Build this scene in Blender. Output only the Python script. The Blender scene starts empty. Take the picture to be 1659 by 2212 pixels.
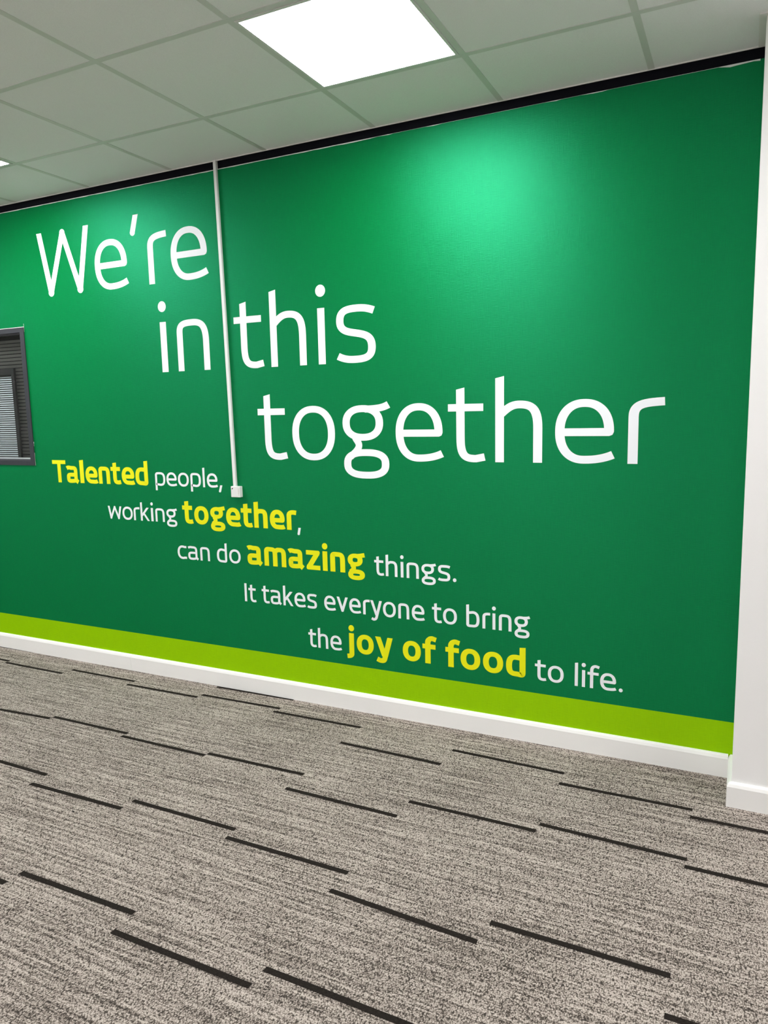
import bpy, bmesh, math, random
from mathutils import Vector, Matrix
random.seed(7)
S = bpy.context.scene
C = S.collection

# ---------------------------------------------------------------- camera, exposure, world
cam_data = bpy.data.cameras.new('camera')
cam_data.sensor_fit = 'VERTICAL'
cam_data.sensor_height = 24.0
cam_data.lens = 24.0 * 1589.5 / 2212.0
cam_data.clip_start = 0.02
cam = bpy.data.objects.new('camera', cam_data)
C.objects.link(cam)
RIGHT = Vector((0.898534, 0.43839817, -0.02106424))
DOWN = Vector((0.0412756, -0.13218309, -0.99036557))
FWD = Vector((-0.43695879, 0.88900769, -0.13686615))
m = Matrix((RIGHT, -DOWN, -FWD)).transposed().to_4x4()
m.translation = Vector((3.12425878, -3.2014847, 1.53794395))
cam.matrix_world = m
S.camera = cam
S.view_settings.view_transform = 'Standard'
S.view_settings.look = 'None'
S.view_settings.gamma = 1.0
S.view_settings.use_curve_mapping = False
S.view_settings.exposure = 0.0
LAMP = 39.0                     # radiance of the ceiling light panels
world = bpy.data.worlds.new('world')
S.world = world
world.use_nodes = True
world.node_tree.nodes['Background'].inputs[0].default_value = (0.9, 0.95, 1.0, 1)
world.node_tree.nodes['Background'].inputs[1].default_value = 0.0

# ---------------------------------------------------------------- dimensions (metres)
H = 2.818                      # ceiling
TOP = 2.777                    # top of the green wallpaper
LIME = 0.2367
SKIRT = 0.0985
ST = 0.016                     # skirting thickness
PX, PD = 3.131, 0.2405         # white pier: its left face and its depth
RX0, RX1, RY0 = -4.2, 6.4, -8.2
WX0, WX1, WZ0, WZ1 = -2.02, -0.889, 1.240, 2.090     # window opening
T = 0.6
GX0, GY0 = -0.258, -0.464      # ceiling grid origin

# ---------------------------------------------------------------- helpers
def link(name, me, mats, parent=None):
    o = bpy.data.objects.new(name, me)
    C.objects.link(o)
    for mt in (mats if isinstance(mats, (list, tuple)) else [mats]):
        me.materials.append(mt)
    if parent is not None:
        o.parent = parent
    return o

def build(name, bm, mats, parent=None, smooth=False, bevel=0.0, recalc=True):
    if recalc:
        bmesh.ops.recalc_face_normals(bm, faces=bm.faces[:])
    me = bpy.data.meshes.new(name)
    bm.to_mesh(me)
    bm.free()
    if smooth:
        for f in me.polygons:
            f.use_smooth = True
    o = link(name, me, mats, parent)
    if bevel:
        b = o.modifiers.new('bevel', 'BEVEL')
        b.width = bevel
        b.segments = 3
        b.limit_method = 'ANGLE'
    return o

def box(bm, x0, x1, y0, y1, z0, z1, mi=0):
    v = [bm.verts.new((x, y, z)) for x in (x0, x1) for y in (y0, y1) for z in (z0, z1)]
    for q in ((0, 1, 3, 2), (4, 6, 7, 5), (0, 4, 5, 1), (2, 3, 7, 6), (0, 2, 6, 4), (1, 5, 7, 3)):
        f = bm.faces.new([v[i] for i in q])
        f.material_index = mi
    return v

def quad(bm, pts, mi=0):
    f = bm.faces.new([bm.verts.new(p) for p in pts])
    f.material_index = mi
    return f

def extrude_profile(bm, prof, a, b):
    """prof: list of points as functions of station; a, b: lists of 3-D points of the two ends."""
    va = [bm.verts.new(p) for p in a]
    vb = [bm.verts.new(p) for p in b]
    n = len(va)
    for i in range(n):
        bm.faces.new((va[i], va[(i + 1) % n], vb[(i + 1) % n], vb[i]))
    bm.faces.new(va)
    bm.faces.new(vb)

def empty(name, loc):
    o = bpy.data.objects.new(name, None)
    o.empty_display_size = 0.05
    C.objects.link(o)
    o.location = loc
    return o

def tag(o, label, cat, group=None):
    o['label'] = label
    o['category'] = cat
    if group:
        o['group'] = group
    return o

def struct(o, label, cat):
    o['kind'] = 'structure'
    o['label'] = label
    o['category'] = cat
    return o

# ---------------------------------------------------------------- materials
def mat(name, color, rough=0.5, spec=0.5, metal=0.0):
    m_ = bpy.data.materials.new(name)
    m_.use_nodes = True
    b = m_.node_tree.nodes['Principled BSDF']
    b.inputs['Base Color'].default_value = (*color, 1)
    b.inputs['Roughness'].default_value = rough
    b.inputs['Specular IOR Level'].default_value = spec
    b.inputs['Metallic'].default_value = metal
    return m_

def nodes(m_):
    nt = m_.node_tree
    return nt, nt.nodes, nt.links, nt.nodes['Principled BSDF']

def noise(nt, scale, vec_scale=(1, 1, 1), detail=2.0, rough=0.5, coord='Object'):
    tc = nt.nodes.new('ShaderNodeTexCoord')
    mp = nt.nodes.new('ShaderNodeMapping')
    mp.inputs['Scale'].default_value = vec_scale
    nz = nt.nodes.new('ShaderNodeTexNoise')
    nz.inputs['Scale'].default_value = scale
    nz.inputs['Detail'].default_value = detail
    nz.inputs['Roughness'].default_value = rough
    nt.links.new(tc.outputs[coord], mp.inputs['Vector'])
    nt.links.new(mp.outputs['Vector'], nz.inputs['Vector'])
    return nz

def math_node(nt, op, a, b=None, clamp=False):
    n = nt.nodes.new('ShaderNodeMath')
    n.operation = op
    n.use_clamp = clamp
    for i, v in enumerate((a, b)):
        if v is None:
            continue
        if isinstance(v, (int, float)):
            n.inputs[i].default_value = v
        else:
            nt.links.new(v, n.inputs[i])
    return n.outputs[0]

def ramp(nt, fac, stops):
    r = nt.nodes.new('ShaderNodeValToRGB')
    e = r.color_ramp.elements
    while len(e) < len(stops):
        e.new(0.5)
    for k, (p_, c_) in enumerate(stops):
        e[k].position = p_
        e[k].color = (*c_, 1)
    nt.links.new(fac, r.inputs['Fac'])
    return r.outputs['Color']

def bump(nt, height, strength, dist, b):
    n = nt.nodes.new('ShaderNodeBump')
    n.inputs['Strength'].default_value = strength
    n.inputs['Distance'].default_value = dist
    nt.links.new(height, n.inputs['Height'])
    nt.links.new(n.outputs['Normal'], b.inputs['Normal'])

GREEN_A, GREEN_B = (0.0, 0.108, 0.0200), (0.0, 0.138, 0.027)
def linen(name, ca, cb, rough, gloss, sheen):
    """printed wallpaper with a fine woven linen grain: matt print under a soft coloured sheen"""
    m_ = bpy.data.materials.new(name)
    m_.use_nodes = True
    nt = m_.node_tree
    N, L = nt.nodes, nt.links
    N.remove(N['Principled BSDF'])
    out = N['Material Output']
    h = noise(nt, 1.0, (30, 1, 420), 3.0)
    v = noise(nt, 1.0, (420, 1, 18), 3.0)
    w = math_node(nt, 'ADD', h.outputs['Fac'], v.outputs['Fac'])
    w = math_node(nt, 'MULTIPLY', w, 0.5)
    df = N.new('ShaderNodeBsdfDiffuse')
    L.new(ramp(nt, w, [(0.35, ca), (0.65, cb)]), df.inputs['Color'])
    gl = N.new('ShaderNodeBsdfAnisotropic')
    gl.inputs['Color'].default_value = (*sheen, 1)
    gl.inputs['Anisotropy'].default_value = 0.36
    gl.inputs['Rotation'].default_value = 0.0
    tg = N.new('ShaderNodeTangent')
    tg.direction_type = 'UV_MAP'
    tg.uv_map = 'weave'
    L.new(tg.outputs[0], gl.inputs['Tangent'])
    gl.inputs['Roughness'].default_value = rough
    bp = N.new('ShaderNodeBump')
    bp.inputs['Strength'].default_value = 0.7
    bp.inputs['Distance'].default_value = 0.0020
    L.new(w, bp.inputs['Height'])
    L.new(bp.outputs['Normal'], df.inputs['Normal'])
    L.new(bp.outputs['Normal'], gl.inputs['Normal'])
    mx = N.new('ShaderNodeMixShader')
    mx.inputs[0].default_value = gloss
    L.new(df.outputs[0], mx.inputs[1])
    L.new(gl.outputs[0], mx.inputs[2])
    L.new(mx.outputs[0], out.inputs['Surface'])
    return m_

M_green = linen('green_wallpaper', GREEN_A, GREEN_B, 0.43, 0.085, (0.11, 1.0, 0.56))
M_lime = linen('lime_wallpaper', (0.26, 0.52, 0.0), (0.29, 0.57, 0.0), 0.6, 0.03, (0.8, 1.0, 0.2))
M_paper = mat('torn_paper_edge', (0.75, 0.78, 0.74), 0.8, 0.2)
M_black = mat('shadow_gap_black', (0.004, 0.004, 0.007), 0.8, 0.1)  # near-black paint for the dark of the open gap; also lines the window recess
M_white = mat('white_gloss_paint', (0.88, 0.87, 0.85), 0.35, 0.4)
M_wall = mat('white_wall_paint', (0.86, 0.85, 0.84), 0.85, 0.2)
nt, N, L, b = nodes(M_wall)
bump(nt, noise(nt, 260.0).outputs['Fac'], 0.12, 0.001, b)
M_tile = mat('mineral_ceiling_tile', (0.84, 0.83, 0.80), 0.9, 0.1)
nt, N, L, b = nodes(M_tile)
L.new(ramp(nt, noise(nt, 420.0, detail=3).outputs['Fac'], [(0.3, (0.85, 0.855, 0.865)), (0.7, (0.92, 0.925, 0.935))]), b.inputs['Base Color'])
bump(nt, noise(nt, 380.0).outputs['Fac'], 0.25, 0.0015, b)
M_grid = mat('ceiling_grid_steel', (0.66, 0.68, 0.65), 0.4, 0.4)
M_grid_edge = mat('perimeter_angle', (0.80, 0.79, 0.77), 0.45, 0.4)
M_lightframe = mat('light_frame_white', (0.75, 0.75, 0.74), 0.4, 0.4)
M_pvc = mat('white_pvc', (0.80, 0.80, 0.79), 0.35, 0.5)
M_pvc2 = mat('white_pvc_base', (0.62, 0.62, 0.61), 0.45, 0.4)
M_text = mat('white_print', (0.87, 0.885, 0.92), 0.55, 0.3)
M_yellow = mat('yellow_print', (0.80, 0.80, 0.0), 0.55, 0.3)
M_beige = mat('beige_print', (0.45, 0.38, 0.30), 0.6, 0.2)
M_mark = mat('black_mark', (0.01, 0.01, 0.01), 0.6, 0.2)
M_frame = mat('dark_grey_frame', (0.026, 0.029, 0.036), 0.5, 0.3)
M_bead = mat('glazing_bead', (0.05, 0.052, 0.06), 0.5, 0.3)
M_dark = mat('black_frame', (0.004, 0.004, 0.004), 0.6, 0.3)
M_slat = mat('dark_grey_slat', (0.10, 0.096, 0.086), 0.5, 0.3)
M_pale = mat('pale_grey_slat', (0.34, 0.38, 0.39), 0.45, 0.5)
M_rail = mat('aluminium_rail', (0.75, 0.75, 0.78), 0.3, 0.5, 0.6)
M_crumb = mat('black_crumb', (0.008, 0.008, 0.008), 0.8, 0.2)

M_lamp = bpy.data.materials.new('lit_diffuser')
M_lamp.use_nodes = True
nt = M_lamp.node_tree
nt.nodes.clear()
em = nt.nodes.new('ShaderNodeEmission')
em.inputs[0].default_value = (0.985, 0.99, 1.0, 1)
em.inputs[1].default_value = LAMP
ou = nt.nodes.new('ShaderNodeOutputMaterial')
nt.links.new(em.outputs[0], ou.inputs[0])

M_glass = bpy.data.materials.new('window_glass')
M_glass.use_nodes = True
nt = M_glass.node_tree
nt.nodes.clear()
tr = nt.nodes.new('ShaderNodeBsdfTransparent')
tr.inputs[0].default_value = (0.93, 0.95, 0.95, 1)
gl = nt.nodes.new('ShaderNodeBsdfGlossy')
gl.inputs['Roughness'].default_value = 0.02
fr = nt.nodes.new('ShaderNodeFresnel')
ge = nt.nodes.new('ShaderNodeNewGeometry')
io = nt.nodes.new('ShaderNodeMath')
io.operation = 'MULTIPLY_ADD'
io.inputs[1].default_value = 1 / 1.22 - 1.22
io.inputs[2].default_value = 1.22
nt.links.new(ge.outputs['Backfacing'], io.inputs[0])
nt.links.new(io.outputs[0], fr.inputs[0])
mx = nt.nodes.new('ShaderNodeMixShader')
ou = nt.nodes.new('ShaderNodeOutputMaterial')
nt.links.new(fr.outputs[0], mx.inputs[0])
nt.links.new(tr.outputs[0], mx.inputs[1])
nt.links.new(gl.outputs[0], mx.inputs[2])
nt.links.new(mx.outputs[0], ou.inputs[0])

CARPET_MID, CARPET_HI = (0.245, 0.205, 0.178), (0.53, 0.46, 0.41)
def carpet():
    m_ = mat('loop_carpet', (0.3, 0.28, 0.26), 0.95, 0.05)
    nt, N, L, b = nodes(m_)
    tc = N.new('ShaderNodeTexCoord')
    def vor(scale, feature, rnd):
        mp = N.new('ShaderNodeMapping')
        mp.inputs['Scale'].default_value = scale
        v = N.new('ShaderNodeTexVoronoi')
        v.feature = feature
        v.inputs['Scale'].default_value = 1.0
        v.inputs['Randomness'].default_value = rnd
        L.new(tc.outputs['Object'], mp.inputs['Vector'])
        L.new(mp.outputs['Vector'], v.inputs['Vector'])
        return v
    loops = vor((250, 190, 1), 'F1', 0.8)                # the loops of the pile
    sep = N.new('ShaderNodeSeparateColor')
    L.new(loops.outputs['Color'], sep.inputs['Color'])
    st = noise(nt, 1.0, (2.2, 85, 1), 3.0, 0.65)          # yarn streaks along the tiles
    st2 = noise(nt, 1.0, (14.0, 210, 1), 2.0, 0.6)
    big = noise(nt, 1.7, (1, 1, 1), 2.0)
    base = math_node(nt, 'MULTIPLY', st.outputs['Fac'], 0.95)
    base = math_node(nt, 'ADD', base, math_node(nt, 'MULTIPLY', st2.outputs['Fac'], 0.40))
    base = math_node(nt, 'ADD', base, math_node(nt, 'MULTIPLY', sep.outputs[0], 0.16))
    base = math_node(nt, 'ADD', base, math_node(nt, 'MULTIPLY', big.outputs['Fac'], 0.14))
    base = math_node(nt, 'SUBTRACT', base, math_node(nt, 'MULTIPLY', math_node(nt, 'POWER', loops.outputs['Distance'], 2.0), 0.86))
    base = math_node(nt, 'SUBTRACT', base, 0.085)
    col = ramp(nt, base, [(0.22, (0.05, 0.042, 0.036)), (0.47, CARPET_MID), (0.72, CARPET_HI)])
    L.new(col, b.inputs['Base Color'])
    hgt = math_node(nt, 'SUBTRACT', 1.0, loops.outputs['Distance'])
    bump(nt, hgt, 0.5, 0.003, b)
    return m_
M_carpet = carpet()
M_strip = mat('dark_carpet_strip', (0.028, 0.024, 0.021), 0.95, 0.05)
nt, N, L, b = nodes(M_strip)
L.new(ramp(nt, noise(nt, 1.0, (120, 700, 1), 2).outputs['Fac'], [(0.35, (0.010, 0.008, 0.007)), (0.7, (0.032, 0.026, 0.022))]), b.inputs['Base Color'])
M_seam = mat('carpet_seam', (0.10, 0.088, 0.078), 0.95, 0.05)

# ---------------------------------------------------------------- setting
# floor: carpet tiles; the dark strips and seams are inlaid in the same mesh
bm = bmesh.new()
box(bm, RX0, RX1, RY0, 0.02, -0.03, 0.0, 0)
SW = 0.0205
col = [-0.538 + 0.5055 * k for k in range(-7, 15)]
STRIPS = [  # (column start x, centre y left, centre y right)
    (-1.549, -0.018, -0.007), (-1.043, -0.222, -0.223), (-0.529, -0.153, -0.150), (-0.026, -0.204, -0.197),
    (0.483, -0.158, -0.147), (0.484, -0.029, -0.019), (0.980, -0.192, -0.185), (-0.036, -0.702, -0.698),
    (0.467, -0.731, -0.730), (0.976, -0.708, -0.699), (0.460, -1.235, -1.226), (1.986, -0.232, -0.247),
    (2.493, -0.338, -0.335), (1.986, -0.717, -0.717), (2.496, -0.667, -0.678), (1.476, -1.216, -1.217),
    (0.963, -1.674, -1.668), (1.472, -1.756, -1.758), (1.980, -1.690, -1.697), (2.493, -1.251, -1.251),
    (1.975, -1.320, -1.346), (1.479, -0.369, -0.379), (0.966, -1.161, -1.161), (1.479, -0.829, -0.834),
    (-0.546, -0.760, -0.724), (-0.051, -1.150, -1.154), (2.997, -0.39, -0.39), (3.0, -0.722, -0.722), (3.0, -1.398, -1.398), (-1.546, -0.195, -0.195), (0.455, -1.735, -1.735)]
for x0, ya, yb in STRIPS:
    x1 = x0 + 0.509
    if x0 < -1.5:
        x1 = x0 + 0.503
    z = 0.0012
    h = SW / 2
    top = [(x0, ya - h, z), (x1, yb - h, z), (x1, yb + h, z), (x0, ya + h, z)]
    if yb + h > -ST: top = [(a_, min(b_, -ST + 0.002), c_) for a_, b_, c_ in top]
    quad(bm, top, 1)
seen = [(x0, ya) for x0, ya, yb in STRIPS]
for k, cx in enumerate(col):                    # the carpet goes on past the picture
    y = -0.3 - random.random() * 0.45
    while y > RY0 + 0.1:
        hidden = (cx > 3.3 or cx < -1.9 + 0.0 or y < -2.25 or y < -0.75 - 0.55 * (cx + 0.6) - 0.7) and y < -0.45
        if hidden and all(abs(cx - a_) > 0.3 or abs(y - b_) > 0.3 for a_, b_ in seen) and cx + 0.51 < RX1 and cx > RX0:
            quad(bm, [(cx, y - SW / 2, 0.0012), (cx + 0.5055, y - SW / 2, 0.0012), (cx + 0.5055, y + SW / 2, 0.0012), (cx, y + SW / 2, 0.0012)], 1)
        y -= 0.5 + random.uniform(-0.06, 0.06)
for xa, ya, xb, yb, w_ in [(0.979, -0.084, 1.434, -0.073, 0.0035), (0.80, -0.617, 1.464, -0.594, 0.0025)]:
    quad(bm, [(xa, ya, 0.001), (xb, yb, 0.001), (xb, yb + w_, 0.001), (xa, ya + w_, 0.001)], 2)
floor = struct(build('floor', bm, [M_carpet, M_strip, M_seam], recalc=False), 'grey streaked carpet tiles with short dark strips', 'floor')

# green wall with the lime band, opening for the window
bm = bmesh.new()
xs = [RX0, WX0, WX1, PX + 0.02]
zs = [0.0, LIME, WZ0, WZ1, TOP]
for i in range(3):
    for j in range(4):
        if i == 1 and j == 2:
            continue
        quad(bm, [(xs[i], 0, zs[j]), (xs[i + 1], 0, zs[j]), (xs[i + 1], 0, zs[j + 1]), (xs[i], 0, zs[j + 1])], 1 if j == 0 else 0)
bmesh.ops.remove_doubles(bm, verts=bm.verts[:], dist=1e-5)
RV = 0.16
for a_, b_ in (((WX0, WZ0), (WX1, WZ0)), ((WX1, WZ0), (WX1, WZ1)), ((WX1, WZ1), (WX0, WZ1)), ((WX0, WZ1), (WX0, WZ0))):
    quad(bm, [(a_[0], 0, a_[1]), (b_[0], 0, b_[1]), (b_[0], RV, b_[1]), (a_[0], RV, a_[1])], 2)
quad(bm, [(WX0, RV, WZ0), (WX1, RV, WZ0), (WX1, RV, WZ1), (WX0, RV, WZ1)], 2)
wall_back = struct(build('wall_back', bm, [M_green, M_lime, M_black], recalc=False), 'green papered wall with a lime band along its foot', 'wall')

uv = wall_back.data.uv_layers.new(name='weave')
for lp in wall_back.data.loops:
    p_ = wall_back.data.vertices[lp.vertex_index].co
    uv.data[lp.index].uv = (p_.x, p_.z)

# ragged white paper edge at the top of the wallpaper
bm = bmesh.new()
x = RX0
prev = None
while x < PX - 0.002:
    if x < 1.55: w_ = 0.0042 + random.uniform(-0.0012, 0.001)
    elif x < 2.75: w_ = random.choice((0.0006, 0.0008, 0.0006, 0.003))
    elif x < 2.98: w_ = 0.0012
    else: w_ = 0.007 + random.uniform(-0.003, 0.002)
    cur = (x, w_)
    if prev:
        quad(bm, [(prev[0], -0.0012, TOP - prev[1]), (cur[0], -0.0012, TOP - cur[1]), (cur[0], -0.0012, TOP), (prev[0], -0.0012, TOP)])
        quad(bm, [(prev[0], -0.0012, TOP), (cur[0], -0.0012, TOP), (cur[0], 0.004, TOP), (prev[0], 0.004, TOP)])
    prev = cur
    x += random.uniform(0.02, 0.06)
z = WZ0
while z < WZ1:
    dz = random.uniform(0.008, 0.03)
    if z > WZ1 - 0.035 or (z < WZ0 + 0.18 and random.random() < 0.6):
        w_ = random.uniform(0.001, 0.003)
        quad(bm, [(WX1, -0.0012, z), (WX1 + w_, -0.0012, z), (WX1 + w_, -0.0012, z + dz), (WX1, -0.0012, z + dz)])
    z += dz
quad(bm, [(WX0, -0.0012, WZ1), (WX1 + 0.002, -0.0012, WZ1), (WX1 + 0.003, -0.0012, WZ1 + 0.004), (WX0, -0.0012, WZ1 + 0.002)])
build('paper_edge', bm, M_paper, wall_back, recalc=False)['label'] = 'ragged white paper edge'

bm = bmesh.new()
box(bm, RX0, PX + 0.02, 0.004, 0.03, TOP - 0.01, H + 0.002)  # black strip puts the shade of the open gap into the colour
struct(build('shadow_gap', bm, M_black), 'black strip painted in for the shadow gap between the green wallpaper and the ceiling', 'trim')

# skirting along the green wall, in lengths with one visible joint
SPROF = [(0.0, 0.0), (-ST, 0.0), (-ST, SKIRT - 0.017), (-ST + 0.004, SKIRT - 0.006), (-ST + 0.009, SKIRT), (0.0, SKIRT)]
bm = bmesh.new()
for xa, xb in ((RX0, -0.1795), (-0.178, PX - ST)):
    extrude_profile(bm, None, [(xa, y_, z_) for y_, z_ in SPROF], [(xb, y_, z_) for y_, z_ in SPROF])
struct(build('baseboard_back', bm, M_white), 'white skirting board along the foot of the green wall', 'skirting board')

# pier on the right
bm = bmesh.new()
box(bm, PX, RX1, -PD, 0.06, 0.0, H + 0.01)
struct(build('wall_right', bm, M_wall, bevel=0.002), 'white wall projecting at the right edge of the green wall', 'wall')
bm = bmesh.new()
for k, (d_, z_) in enumerate([(0, 0)]):
    a_ = [(PX + y_, 0.0, z2) for y_, z2 in SPROF]
    b_ = [(PX + y_, -PD + y_, z2) for y_, z2 in SPROF]
    c_ = [(RX1, -PD + y_, z2) for y_, z2 in SPROF]
    va, vb, vc = ([bm.verts.new(p) for p in q] for q in (a_, b_, c_))
    n = len(va)
    for u, v in ((va, vb), (vb, vc)):
        for i in range(n):
            bm.faces.new((u[i], u[(i + 1) % n], v[(i + 1) % n], v[i]))
    bm.faces.new(va)
    bm.faces.new(vc)
struct(build('baseboard_right', bm, M_white), 'white skirting board wrapping the white projecting wall', 'skirting board')

# the rest of the room, behind and beside the viewer
bm = bmesh.new(); box(bm, RX0 - 0.1, RX0, RY0, 0.02, 0, H); struct(build('wall_left', bm, M_wall), 'white wall at the far left, out of the picture', 'wall')
bm = bmesh.new(); box(bm, RX0, RX1, RY0 - 0.1, RY0, 0, H); struct(build('wall_front', bm, M_wall), 'white wall behind the viewer', 'wall')
bm = bmesh.new(); box(bm, RX1, RX1 + 0.1, RY0, 0.02, 0, H); struct(build('wall_end', bm, M_wall), 'white wall at the far right, out of the picture', 'wall')

# ceiling: mineral tiles in a steel grid
LIGHTS = [(i, j) for j in (0, 6, 12) for i in (-5, -1, 3, 7)]
bm = bmesh.new()
gxs = [GX0 + T * i for i in range(-8, 13)]
gys = [GY0 - T * j for j in range(-1, 15)]
for i in range(-8, 12):
    for j in range(-1, 14):
        if (i, j) in LIGHTS:
            continue
        x0, x1 = max(RX0, GX0 + T * i), min(RX1, GX0 + T * (i + 1))
        y1, y0 = min(-0.006, GY0 - T * j), max(RY0, GY0 - T * (j + 1))
        if x1 - x0 < 0.01 or y1 - y0 < 0.01:
            continue
        box(bm, x0, x1, y0, y1, H + random.uniform(0.0, 0.0008), H + 0.016)
ceiling = struct(build('ceiling', bm, M_tile), 'suspended ceiling of square pale tiles', 'ceiling')
bm = bmesh.new()
GW, GH = 0.012, 0.0012
for x in gxs:
    if RX0 < x < RX1:
        box(bm, x - GW, x + GW, RY0, -0.006, H - GH, H + 0.012)
for y in gys:
    if RY0 < y < -0.02:
        box(bm, RX0, RX1, y - GW, y + GW, H - GH - 0.0003, H + 0.011)
build('ceiling_grid', bm, M_grid, ceiling)
bm = bmesh.new()
box(bm, RX0, PX - 0.022, -0.0075, -0.004, H - 0.004, H + 0.018)
box(bm, PX - 0.022, PX, -PD - 0.022, -0.004, H - 0.004, H + 0.002)
box(bm, PX, RX1, -PD - 0.022, -PD, H - 0.004, H + 0.002)
struct(build('trim_2', bm, M_grid_edge), 'thin pale metal angle edging the ceiling', 'trim')

# ---------------------------------------------------------------- ceiling lights
def light(i, j, label, group=None):
    x, y = GX0 + T * (i + 0.5), GY0 - T * (j + 0.5)
    t = empty('ceiling_light', (x, y, H))
    tag(t, label, 'ceiling light', group)
    bm = bmesh.new()
    o_, n_ = T / 2 - 0.013, T / 2 - 0.024
    for s0 in ((-o_, o_, n_, o_), (-o_, o_, -o_, -n_), (-o_, -n_, -n_, n_), (n_, o_, -n_, n_)):
        box(bm, s0[0], s0[1], s0[2], s0[3], -0.004, 0.014)
    build('frame', bm, M_lightframe, t)
    bm = bmesh.new()
    box(bm, -n_, n_, -n_, n_, -0.0015, 0.012)
    build('diffuser', bm, M_lamp, t)['label'] = 'glowing white diffuser'
    return t
for i, j in LIGHTS:
    if (i, j) == (3, 0):
        light(i, j, 'large bright square light panel in the ceiling above the lettering')
    elif (i, j) == (-1, 0):
        light(i, j, 'ceiling light panel cut off by the left edge, only a bright corner showing')
    else:
        light(i, j, 'square ceiling light panel elsewhere in the room, out of the picture', 'ceiling lights out of the picture')

# ---------------------------------------------------------------- window on the left
win = empty('window_1', (0, 0, 0))
struct(win, 'dark grey framed internal window with blinds at the left edge', 'window')
FW = 0.036
bm = bmesh.new()
for a_ in ((WX0, WX1, WZ0, WZ0 + FW * 0.75), (WX0, WX1, WZ1 - FW * 0.8, WZ1), (WX0, WX0 + FW, WZ0 + FW * 0.75, WZ1 - FW * 0.8), (WX1 - FW, WX1, WZ0 + FW * 0.75, WZ1 - FW * 0.8)):
    box(bm, a_[0], a_[1], -0.006, 0.05, a_[2], a_[3])
build('window_frame', bm, M_frame, win)
bm = bmesh.new()
ix0, ix1, iz0, iz1 = WX0 + FW, WX1 - FW, WZ0 + FW * 0.75, WZ1 - FW * 0.8
for a_ in ((ix0, ix1, iz0, iz0 + 0.008), (ix0, ix1, iz1 - 0.010, iz1), (ix0, ix0 + 0.008, iz0, iz1), (ix1 - 0.006, ix1, iz0, iz1)):
    box(bm, a_[0], a_[1], 0.006, 0.045, a_[2], a_[3])
build('glazing_bead', bm, M_bead, win)
bm = bmesh.new()
box(bm, ix0, ix1, 0.020, 0.024, iz0, iz1)
build('pane', bm, M_glass, win)
# full-size dark blind, behind
bm = bmesh.new()
z = iz0 + 0.015
while z < iz1 - 0.03:
    v = box(bm, ix0 - 0.03, ix1 + 0.03, 0.088, 0.0895, z, z + 0.0165)
    for q in v:
        if q.co.z > z + 0.01: q.co.y -= 0.006
    z += 0.0222
build('blind', bm, M_slat, win)['label'] = 'dark grey slatted blind'
# black inner frame with paler slats, nearer the glass on the left
DX = -0.066
bm = bmesh.new()
box(bm, WX0, -1.010 + DX, 0.046, 0.060, 1.813, 1.852)
box(bm, -1.037 + DX, -1.010 + DX, 0.046, 0.060, iz0 + 0.005, 1.813)
build('inner_frame', bm, M_dark, win)['label'] = 'black inner frame'
bm = bmesh.new()
z = iz0 + 0.012
while z < 1.805:
    v = box(bm, WX0, -1.038 + DX, 0.056, 0.057, z, z + 0.0070)
    for q in v:
        if q.co.z > z + 0.005: q.co.y += 0.004
    z += 0.0136
build('inner_slats', bm, M_pale, win)['label'] = 'pale slats inside the black frame'
bm = bmesh.new()
box(bm, ix0, ix1 - 0.004, 0.026, 0.036, iz0 + 0.010, iz0 + 0.019)
build('bottom_rail', bm, M_rail, win)['label'] = 'bright metal bottom rail'

# ---------------------------------------------------------------- cable trunking and its end box
tr_ = empty('cable_trunking', (0.6655, 0, 1.14))
tag(tr_, 'thin white vertical cable trunking running down the green wall from the ceiling', 'cable trunking')
def shear_box(bm, x0t, x1t, x0b, x1b, y0, y1, z0, z1, ox=0.6655, oz=1.14):
    v = box(bm, 0, 1, y0, y1, z0 - oz, z1 - oz)
    for q in v:
        up = q.co.z > 0.5
        a_, b_ = (x0t, x1t) if up else (x0b, x1b)
        q.co.x = (a_ if q.co.x < 0.5 else b_) - ox
bm = bmesh.new()
shear_box(bm, 0.6300, 0.6430, 0.6590, 0.6740, -0.010, 0.004, 1.14, H - 0.001)
build('base_channel', bm, M_pvc2, tr_)
bm = bmesh.new()
shear_box(bm, 0.6285, 0.6445, 0.6575, 0.6755, -0.0165, -0.010, 1.14, H - 0.001)
build('cover', bm, M_pvc, tr_, bevel=0.0015)

bx = empty('junction_box', (0.6765, 0, 1.121))
tag(bx, 'small white box on the wall at the bottom end of the trunking', 'junction box')
bm = bmesh.new()
box(bm, -0.0300, 0.0300, -0.025, 0.0, -0.0295, 0.0295)
build('housing', bm, M_pvc, bx, bevel=0.003)
bm = bmesh.new()
quad(bm, [(-0.0225, -0.0254, 0.0205), (-0.0225, -0.0254, 0.0105), (-0.0125, -0.0254, 0.0205), (-0.0125, -0.0254, 0.0205001)])
build('corner_mark', bm, M_mark, bx, recalc=False)['label'] = 'black triangle mark'
bm = bmesh.new()
z = 0.019
while z > -0.020:
    quad(bm, [(0.0188, -0.0254, z), (0.0225, -0.0254, z), (0.0225, -0.0254, z - 0.0012), (0.0188, -0.0254, z - 0.0012)])
    z -= 0.0021 if z > -0.012 else 0.0034
build('side_print', bm, M_beige, bx, recalc=False)['label'] = 'faint beige print along the edge'

# crumb on the carpet
bm = bmesh.new()
bmesh.ops.create_icosphere(bm, subdivisions=2, radius=0.004)
for v in bm.verts:
    v.co = Vector((v.co.x * 1.5, v.co.y * 0.9, v.co.z * 0.6)) * random.uniform(0.8, 1.2)
cr = build('crumb', bm, M_crumb)
cr.location = (0.812, -1.322, 0.002)
tag(cr, 'tiny black crumb lying on the carpet', 'crumb')

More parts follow.
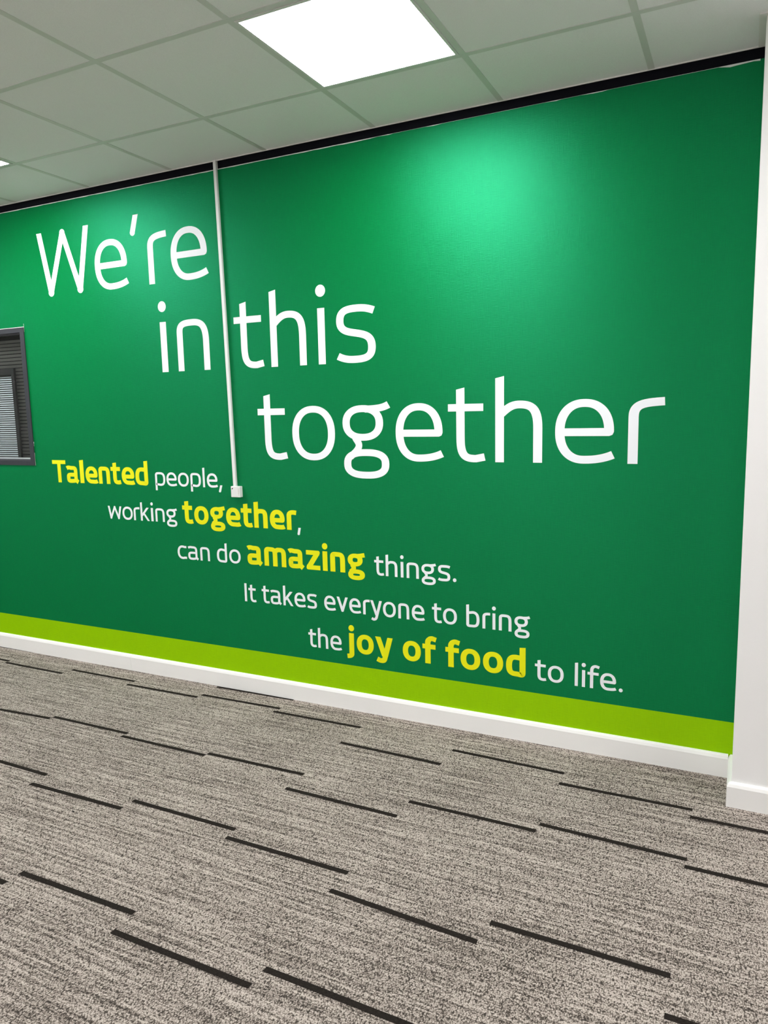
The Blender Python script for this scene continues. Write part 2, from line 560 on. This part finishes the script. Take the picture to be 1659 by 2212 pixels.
# ---------------------------------------------------------------- lettering
def bez(p0, p1, p2, p3, n=14):
    out = []
    for i in range(n + 1):
        t = i / n
        u = 1 - t
        out.append((u**3 * p0[0] + 3 * u * u * t * p1[0] + 3 * u * t * t * p2[0] + t**3 * p3[0],
                    u**3 * p0[1] + 3 * u * u * t * p1[1] + 3 * u * t * t * p2[1] + t**3 * p3[1]))
    return out

def arc(cx, cz, rx, rz, a0, a1, e=2.25, n=40):
    out = []
    for i in range(n + 1):
        a = math.radians(a0 + (a1 - a0) * i / n)
        c, s_ = math.cos(a), math.sin(a)
        out.append((cx + rx * math.copysign(abs(c) ** (2 / e), c), cz + rz * math.copysign(abs(s_) ** (2 / e), s_)))
    return out

def chain(*parts):
    out = []
    for p in parts:
        for q in p:
            if not out or (abs(out[-1][0] - q[0]) + abs(out[-1][1] - q[1])) > 1e-6:
                out.append(q)
    return out

class Glyph:
    """flat printed letter: strokes, polygons and discs, a hair proud of the wallpaper"""
    def __init__(self, s, hs):
        self.bm = bmesh.new()
        self.s, self.hs, self.k = s, hs, 0
    def y(self):
        self.k += 1
        return -0.0006 - 0.00002 * self.k
    def stroke(self, pts, closed=False, s=None, hs=None, s1=None):
        s = s or self.s
        hs = hs or self.hs
        y = self.y()
        n = len(pts)
        Lp, Rp = [], []
        for i in range(n):
            a = pts[(i - 1) % n] if (closed or i > 0) else pts[i]
            b = pts[(i + 1) % n] if (closed or i < n - 1) else pts[i]
            dx, dz = b[0] - a[0], b[1] - a[1]
            l = math.hypot(dx, dz) or 1.0
            nx, nz = -dz / l, dx / l
            Lp.append((pts[i][0] + nx * s / 2, pts[i][1] + nz * hs / 2))
            Rp.append((pts[i][0] - nx * s / 2, pts[i][1] - nz * hs / 2))
        bm = self.bm
        vl = [bm.verts.new((p[0], y, p[1])) for p in Lp]
        vr = [bm.verts.new((p[0], y, p[1])) for p in Rp]
        wl = [bm.verts.new((p[0], 0, p[1])) for p in Lp]
        wr = [bm.verts.new((p[0], 0, p[1])) for p in Rp]
        for i in range(n if closed else n - 1):
            j = (i + 1) % n
            bm.faces.new((vl[i], vl[j], vr[j], vr[i]))
            bm.faces.new((vl[i], wl[i], wl[j], vl[j]))
            bm.faces.new((vr[i], vr[j], wr[j], wr[i]))
        if not closed:
            bm.faces.new((vl[0], vr[0], wr[0], wl[0]))
            bm.faces.new((vl[-1], wl[-1], wr[-1], vr[-1]))
    def poly(self, pts):
        y = self.y()
        bm = self.bm
        v = [bm.verts.new((p[0], y, p[1])) for p in pts]
        w = [bm.verts.new((p[0], 0, p[1])) for p in pts]
        bm.faces.new(v)
        n = len(v)
        for i in range(n):
            bm.faces.new((v[i], w[i], w[(i + 1) % n], v[(i + 1) % n]))
    def disc(self, cx, cz, rx, rz=None, e=2.0):
        self.poly(arc(cx, cz, rx, rz or rx, 0, 360, e, 32)[:-1])
    def ring(self, cx, cz, rx, rz, e=2.25):
        self.stroke(arc(cx, cz, rx, rz, 0, 360, e, 56)[:-1], closed=True)
    def stem(self, x0, x1, z0, z1, slant=0.0):
        self.poly([(x0, z0), (x1, z0), (x1, z1 + slant), (x0, z1 - slant)])
    def diag(self, xa, za, xb, zb, h):
        self.poly([(xa - h, za), (xa + h, za), (xb + h, zb), (xb - h, zb)])

def glyph(c, w, X, A, D, s, hs, bold):
    g = Glyph(s, hs)
    ov = 0.006 * X
    R = w - s / 2                     # centre of a right stem
    top, bot = X + ov - hs / 2, -ov + hs / 2
    def arch(l, r, z0, join=False):
        """from a left stem centre l over to a right stem centre r and down to z0"""
        ww = r - l
        if join:
            first = bez((l + s * 0.2, X * 0.80), (l + ww * 0.22, X * 0.90), (l + ww * 0.34, top), (l + ww * 0.52, top))
        else:
            first = chain([(l, 0.0), (l, X * 0.74)], bez((l, X * 0.76), (l, X * 0.93), (l + ww * 0.16, top), (l + ww * 0.52, top)))
        return chain(first, bez((l + ww * 0.52, top), (l + ww * 0.86, top), (r, X * 0.86), (r, X * 0.56)), [(r, z0)])
    if c == 'o':
        g.ring(w / 2, X / 2, (w - s) / 2, X / 2 + ov - hs / 2)
    elif c == 'e':
        zb = 0.490 * X if not bold else 0.46 * X
        rz = X / 2 + ov - hs / 2
        body = arc(w / 2, X / 2, (w - s) / 2, rz, 2, 270, 2.25, 60)
        tail = bez(body[-1], (w * 0.68, bot), (w * 0.84, 0.078 * X), (w - s * 0.06, 0.125 * X + hs * 0.1))
        k = min(s, hs) * 0.5
        g.stroke(chain(body, tail))
        g.poly([(s * 0.7, zb - hs / 2), (w - k * 1.1, zb - hs / 2), (w - k * 0.35, zb - hs / 2 + k * 0.3), (w - 0.0003, zb - hs / 2 + k), (w, X * 0.53),
                (w - s, X * 0.53), (w - s, zb + hs / 2), (s * 0.7, zb + hs / 2)])
    elif c == 'c':
        body = arc(w * 0.56, X / 2, w * 0.56 - s / 2, X / 2 + ov - hs / 2, 68, 292, 2.25, 50)
        g.stroke(chain([(w * 0.98, 0.90 * X)], body, [(w * 0.99, 0.10 * X)]))
    elif c in 'nh':
        if c == 'h':
            g.stem(0, s, 0, A, 0.016 * X)
            g.stroke(arch(s / 2, R, 0.0, True))
        else:
            g.stroke(arch(s / 2, R, 0.0))
    elif c == 'm':
        mid = (s / 2 + R) / 2
        g.stroke(arch(s / 2, mid, 0.0))
        g.stroke(arch(mid, R, 0.0, True))
    elif c == 'r':
        g.stroke(chain([(s / 2, 0), (s / 2, X * 0.70)], bez((s / 2, X * 0.72), (s / 2, X * 0.91), (s + (w - s) * 0.15, X * 0.93), (w, X - hs / 2 + ov))))
    elif c == 't':
        tc = 0.229 * w + s / 2
        zb = 0.913 * X if not bold else X - hs / 2
        zt = 1.23 * X if not bold else 1.24 * X
        g.stroke(chain([(tc, X * 0.9), (tc, X * 0.42)], bez((tc, X * 0.40), (tc, X * 0.10), (tc + w * 0.12, bot), (tc + w * 0.42, bot)), [(w, bot + 0.03 * X)]))
        g.stem(tc - s / 2, tc + s / 2, X * 0.8, zt, 0.016 * X)
        g.poly([(0, zb - hs / 2), (w * 0.965, zb - hs / 2), (w * 0.965, zb + hs / 2), (0, zb + hs / 2)])
    elif c == 'i':
        g.stem(0, w, 0, X)
        r = 0.103 * X if not bold else 0.157 * X
        if X < 0.2 and not bold: r = 0.118 * X
        g.disc(w / 2, (1.305 if not bold else 1.26) * X, r, r * 1.03)
    elif c == 'l':
        g.stem(0, w, 0, A, 0.016 * X)
    elif c == 'I':
        g.stem(0, w, 0, A * 0.94)
    elif c == 's':
        Q = X
        p = chain(bez((w * 0.965, 0.885 * Q), (w * 0.76, 0.945 * Q), (w * 0.64, top), (w * 0.53, top)),
                  bez((w * 0.53, top), (w * 0.24, top), (s / 2, 0.91 * Q), (s / 2, 0.735 * Q)),
                  bez((s / 2, 0.735 * Q), (s / 2, 0.56 * Q), (w * 0.30, 0.545 * Q), (w * 0.5, 0.515 * Q)),
                  bez((w * 0.5, 0.515 * Q), (w * 0.74, 0.48 * Q), (R, 0.45 * Q), (R, 0.265 * Q)),
                  bez((R, 0.265 * Q), (R, 0.09 * Q), (w * 0.76, bot), (w * 0.46, bot)),
                  bez((w * 0.46, bot), (w * 0.34, bot), (w * 0.2, 0.06 * Q), (w * 0.03, 0.125 * Q)))
        g.stroke(p)
    elif c == 'g':
        u = w / 0.257
        v = X / 0.27
        bw = 0.223 * u
        hh = hs * (0.92 if bold else 1.0)
        g.stroke(arc(bw / 2, 0.183 * v, (bw - s) / 2, 0.083 * v - hh / 2 + 0.003 * v, 0, 360, 2.3, 48)[:-1], True, hs=hh)
        g.stroke(bez((bw * 0.56, 0.2665 * v - hh / 2), (bw * 0.80, 0.2665 * v - hh / 2), (w * 0.86, 0.252 * v), (w * 0.985, 0.286 * v - hh / 2)), hs=hh)
        cx0 = 0.003 * u
        g.stroke(arc((cx0 + 0.252 * u) / 2, -0.016 * v, (0.249 * u - s) / 2, 0.072 * v - hh / 2, 0, 360, 2.6, 48)[:-1], True, hs=hh)
        g.stroke(chain(bez((bw * 0.30, 0.118 * v), (bw * 0.34, 0.092 * v), (bw * 0.50, 0.080 * v), (bw * 0.30, 0.040 * v)), [(bw * 0.18, 0.018 * v)]), s=s * 0.9, hs=hh)
    elif c == 'p':
        ww = R - s / 2
        l = s / 2
        g.stroke(chain([(l, D), (l, X * 0.74)], bez((l, X * 0.76), (l, X * 0.93), (l + ww * 0.16, top), (l + ww * 0.46, top)),
                       bez((l + ww * 0.46, top), (l + ww * 0.86, top), (R, X * 0.82), (R, X * 0.5)),
                       bez((R, X * 0.5), (R, X * 0.17), (l + ww * 0.84, bot), (l + ww * 0.5, bot)), [(l, bot + 0.05 * X)]))
    elif c in 'db':
        ww = R - s / 2
        q = chain([(R, A * 0.6), (R, X * 0.2)], bez((R, X * 0.2), (R, X * 0.03), (R - ww * 0.12, bot), (s / 2 + ww * 0.50, bot)),
                  bez((s / 2 + ww * 0.50, bot), (s / 2 + ww * 0.14, bot), (s / 2, X * 0.18), (s / 2, X * 0.48)),
                  bez((s / 2, X * 0.48), (s / 2, X * 0.80), (s / 2 + ww * 0.18, top), (s / 2 + ww * 0.52, top)), [(R, X * 0.87)])
        st = (w - s, w)
        if c == 'b':
            q = [(w - a, b) for a, b in q]
            st = (0, s)
        g.stroke(q)
        g.stem(st[0], st[1], A * 0.55, A, 0.014 * X)
    elif c == 'a':
        sr = w * (0.88 if not bold else 0.885)
        q = sr - s / 2
        g.stroke(chain(bez((w * 0.03, 0.87 * X), (w * 0.18, 0.96 * X), (w * 0.30, top), (w * 0.40, top)),
                       bez((w * 0.40, top), (w * 0.72, top), (q, X * 0.90), (q, X * 0.62)), [(q, X * 0.14)]))
        g.stroke([(q - s * 0.10, X * 0.20), (w - s * 0.30, 0.035 * X)], s=s * 0.95, hs=s * 0.95)
        g.stroke(chain([(q, X * 0.60 - hs / 2), (w * 0.46, X * 0.60 - hs / 2)],
                       bez((w * 0.46, X * 0.60 - hs / 2), (w * 0.14, X * 0.60 - hs / 2), (s / 2, X * 0.47), (s / 2, X * 0.30)),
                       bez((s / 2, X * 0.30), (s / 2, X * 0.10), (w * 0.18, bot), (w * 0.40, bot)),
                       bez((w * 0.40, bot), (w * 0.58, bot), (w * 0.70, bot + 0.02 * X), (q, X * 0.16))))
    elif c == 'T':
        cap = A * 0.985
        g.stem(w / 2 - s / 2, w / 2 + s / 2, 0, cap - hs * 0.5)
        g.stem(0, w, cap - hs * 1.0, cap)
    elif c in 'Ww':
        hgt = A * 0.975 if c == 'W' else X
        hw = s * 0.50
        b1, b2, md = w * 0.21, w * 0.775, w * 0.503
        zb, zm = s * 0.5, hgt - s * 0.42
        g.diag(hw, hgt, b1, zb, hw)
        g.diag(md, zm, b1, zb, hw)
        g.diag(md, zm, b2, zb, hw)
        g.diag(w - hw, hgt, b2, zb, hw)
        for a_, z_ in ((b1, zb), (b2, zb), (md, zm)):
            g.disc(a_, z_, hw * 1.04, s * 0.5)
        if c == 'W':
            for a_ in (b1, b2):
                g.disc(a_, zb * 1.1, hw * 1.16, s * 0.52)
    elif c == 'v':
        hw = s * 0.52
        g.diag(hw, X, w / 2, hs * 0.5, hw)
        g.diag(w - hw, X, w / 2, hs * 0.5, hw)
        g.disc(w / 2, hs * 0.5, hw * 1.05, hs * 0.5)
    elif c == 'y':
        hw = s * 0.52
        g.diag(hw, X, w * 0.53, 0.02 * X, hw)
        q0 = (w * 0.56, 0.02 * X)
        g.diag(w - hw, X, q0[0], q0[1], hw)
        dx = (w - hw - q0[0]) / (X - q0[1])
        zl = D * 0.30
        q1 = (q0[0] - dx * (q0[1] - zl), zl)
        g.stroke(chain([(q0[0] + dx * 0.06 * X, q0[1] + 0.06 * X), q1], bez(q1, (q1[0] - dx * 0.14 * X, zl - 0.14 * X), (w * 0.34, D + hs / 2), (w * 0.25, D + hs / 2)), [(w * 0.10, D + hs * 0.5 + 0.06 * X)]), s=s * 0.98, hs=hs * 1.05)
    elif c == 'k':
        g.stem(0, s, 0, A, 0.014 * X)
        h = s * 0.56
        g.diag(w * 0.94 - h, X, s * 0.6, 0.36 * X, h * 1.12)
        g.diag(s + (w - s) * 0.20, 0.56 * X, w - h, 0, h)
    elif c == 'z':
        h = s * 0.66
        g.poly([(0, X - hs), (w * 0.8, X - hs), (w - s * 0.2, X - hs * 1.1), (w - hs * 0.02, X - hs * 0.5), (w - hs * 0.12, X - hs * 0.12), (w - hs * 0.4, X), (0, X)])
        g.poly([(w, hs), (w * 0.2, hs), (s * 0.2, hs * 1.1), (hs * 0.02, hs * 0.5), (hs * 0.12, hs * 0.12), (hs * 0.4, 0), (w, 0)])
        g.poly([(w - s * 0.05, X - hs * 0.72), (w - s * 1.35, X - hs * 0.9), (s * 0.05, hs * 0.72), (s * 1.35, hs * 0.9)])
    elif c == 'f':
        l = (0.195 if bold else 0.22) * w
        q = l + s / 2
        ft = A
        g.stroke(chain([(q, 0), (q, ft - 0.34 * X)], bez((q, ft - 0.34 * X), (q, ft - hs * 0.9), (w * 0.55, ft - hs / 2), (w * 0.72, ft - hs / 2)), [(w * 0.99, ft - hs / 2 - 0.05 * X)]))
        zb = (0.955 if bold else 0.94) * X - hs / 2
        g.poly([(0, zb - hs / 2), (w * 0.945, zb - hs / 2), (w * 0.945, zb + hs / 2), (0, zb + hs / 2)])
    elif c == 'j':
        g.stroke(chain([(R, X), (R, -0.06 * X)], bez((R, -0.06 * X), (R, D + hs * 0.6), (R - s * 0.5, D + hs / 2), (0, D + hs / 2 - 0.01 * X)), ))
        g.disc(R, 1.26 * X, 0.157 * X, 0.16 * X)
    elif c == '.':
        g.disc(w / 2, w * 0.5, w / 2)
    elif c == ',':
        h = s * 0.52
        g.diag(w - h, 0.17 * X, h, -0.26 * X, h)
        g.disc(h, -0.26 * X, h, h * 0.7)
    elif c == "'":
        g.diag(w - 0.020, 0.378, 0.0175, 0.286, 0.0185)
        g.disc(0.0178, 0.286, 0.0180, 0.017)
    return g.bm

def word(name_label, group, letters, base, X, A, D, s, hs, bold, material, odd=None):
    x0 = letters[0][1]
    t = empty('wall_word', (x0, 0, base))
    tag(t, name_label, 'lettering', group)
    for k, (c, a, b_) in enumerate(letters):
        ss, hh, bb, mm = s, hs, bold, material
        if c in ",.'" and bold:
            ss, hh, bb, mm = 0.0138, 0.0125, False, M_text
        w = b_ - a
        if c in 'iIl':
            w = max(w, ss * 0.98)
        xx = X if not (c == ',' and bold) else 0.078
        bm = glyph(c, w, xx, A, D, ss, hh, bb)
        nm = {',': 'comma', '.': 'full_stop', "'": 'apostrophe'}.get(c, 'letter')
        o = build(nm, bm, mm, t, recalc=False)
        o.location = (a - x0, 0, 0)
        if c == ',' and bold:
            o['label'] = 'white comma'
    return t

BIG = dict(X=0.2705, A=0.377, D=-0.088, s=0.0400, hs=0.0333, bold=False, material=M_text)
LT = dict(X=0.0775, A=0.1075, D=-0.0265, s=0.0140, hs=0.0122, bold=False, material=M_text)
BD = dict(X=0.1020, A=0.1395, D=-0.0320, s=0.0282, hs=0.0235, bold=True, material=M_yellow)
GB, GS, GY = 'huge white words of the slogan', 'small white words of the lower text', 'bold yellow words of the lower text'
word("huge white word We're, top line of the wall text, left of the trunking", GB, [('W', -0.714, -0.289), ('e', -0.257, -0.012), ("'", 0.024, 0.0905), ('r', 0.1425, 0.279), ('e', 0.3045, 0.549)], 2.251, **BIG)
word('huge white word in, immediately left of the trunking', GB, [('i', 0.1985, 0.2415), ('n', 0.3145, 0.533)], 1.7735, **BIG)
word('huge white word this, immediately right of the trunking', GB, [('t', 0.7, 0.879), ('h', 0.926, 1.139), ('i', 1.2085, 1.2485), ('s', 1.3135, 1.5255)], 1.77, **BIG)
word('huge white word together, largest word, below the word this', GB, [('t', 0.827, 1.0015), ('o', 1.037, 1.288), ('g', 1.333, 1.59), ('e', 1.622, 1.862), ('t', 1.89, 2.0655), ('h', 2.1155, 2.328), ('e', 2.384, 2.63), ('r', 2.687, 2.827)], 1.2955, **BIG)
word('bold yellow word Talented below the window, first of the small text', GY, [('T', -0.7388, -0.6236), ('a', -0.618, -0.5147), ('l', -0.5047, -0.4723), ('e', -0.4583, -0.3591), ('n', -0.349, -0.2578), ('t', -0.2494, -0.172), ('e', -0.163, -0.0649), ('d', -0.0555, 0.0403)], 1.138, **BD)
word('small white word people with comma, left of the white box', GS, [('p', 0.094, 0.1682), ('e', 0.1781, 0.2519), ('o', 0.2622, 0.3395), ('p', 0.3522, 0.425), ('l', 0.439, 0.4526), ('e', 0.4674, 0.5399), (',', 0.5468, 0.5716)], 1.1375, **LT)
word('small white word working, first on the second small line', GS, [('w', -0.2932, -0.1849), ('o', -0.1777, -0.0978), ('r', -0.0884, -0.0427), ('k', -0.0351, 0.0325), ('i', 0.0453, 0.0617), ('n', 0.0785, 0.1463), ('g', 0.1618, 0.2392)], 0.9285, **LT)
word('bold yellow word together followed by a white comma, below the white box', GY, [('t', 0.2803, 0.3539), ('o', 0.3653, 0.465), ('g', 0.4785, 0.5796), ('e', 0.5871, 0.6821), ('t', 0.6877, 0.7604), ('h', 0.7734, 0.8602), ('e', 0.8754, 0.9683), ('r', 0.9819, 1.0414), (',', 1.0456, 1.0666)], 0.928, **BD)
word('small white word can, first on the third small line', GS, [('c', 0.2284, 0.2949), ('a', 0.3051, 0.3797), ('n', 0.3925, 0.4591)], 0.721, **LT)
word('small white word do, between can and yellow amazing', GS, [('d', 0.51, 0.5792), ('o', 0.5948, 0.6713)], 0.7215, **LT)
word('bold yellow word amazing, between do and things', GY, [('a', 0.7186, 0.8173), ('m', 0.8294, 0.9678), ('a', 0.9836, 1.0809), ('z', 1.0931, 1.1769), ('i', 1.193, 1.221), ('n', 1.238, 1.3242), ('g', 1.3402, 1.4382)], 0.7245, **BD)
word('small white word things with full stop, right of yellow amazing', GS, [('t', 1.4907, 1.5429), ('h', 1.5539, 1.6172), ('i', 1.6353, 1.6497), ('n', 1.6669, 1.7317), ('g', 1.7459, 1.8207), ('s', 1.8318, 1.8939), ('.', 1.9069, 1.9248)], 0.7252, **LT)
word('small white word It, first on the fourth small line', GS, [('I', 0.6874, 0.7019), ('t', 0.7138, 0.763)], 0.514, **LT)
word('small white word takes, between It and everyone', GS, [('t', 0.8017, 0.8506), ('a', 0.8592, 0.9289), ('k', 0.9402, 1.0027), ('e', 1.011, 1.0789), ('s', 1.091, 1.1486)], 0.516, **LT)
word('small white word everyone, between takes and to', GS, [('e', 1.1939, 1.261), ('v', 1.269, 1.3339), ('e', 1.3422, 1.4081), ('r', 1.4215, 1.4596), ('y', 1.4633, 1.528), ('o', 1.5338, 1.6041), ('n', 1.6179, 1.6768), ('e', 1.6911, 1.758)], 0.5167, **LT)
word('small white word to, between everyone and bring', GS, [('t', 1.7983, 1.8472), ('o', 1.8552, 1.9256)], 0.516, **LT)
word('small white word bring, last on the fourth small line', GS, [('b', 1.9728, 2.0381), ('r', 2.0528, 2.0905), ('i', 2.1018, 2.1138), ('n', 2.1325, 2.1925), ('g', 2.2066, 2.2783)], 0.5148, **LT)
word('small white word the, first on the bottom line, left of yellow joy', GS, [('t', 1.0897, 1.138), ('h', 1.1489, 1.2094), ('e', 1.2235, 1.2901)], 0.307, **LT)
word('bold yellow word joy, between the and of', GY, [('j', 1.3233, 1.3638), ('o', 1.3796, 1.4766), ('y', 1.4864, 1.5838)], 0.3065, **BD)
word('bold yellow word of, between joy and food', GY, [('o', 1.6389, 1.7359), ('f', 1.7453, 1.8178)], 0.3058, **BD)
word('bold yellow word food, right of of and left of white to', GY, [('f', 1.8653, 1.9383), ('o', 1.9431, 2.0411), ('o', 2.055, 2.1529), ('d', 2.1672, 2.2594)], 0.304, **BD)
word('small white word to, between yellow food and life', GS, [('t', 2.3031, 2.3545), ('o', 2.3628, 2.4339)], 0.3005, **LT)
word('small white word life with full stop, last word of the text', GS, [('l', 2.4836, 2.4969), ('i', 2.5152, 2.5278), ('f', 2.539, 2.5899), ('e', 2.594, 2.6617), ('.', 2.6737, 2.6902)], 0.2987, **LT)
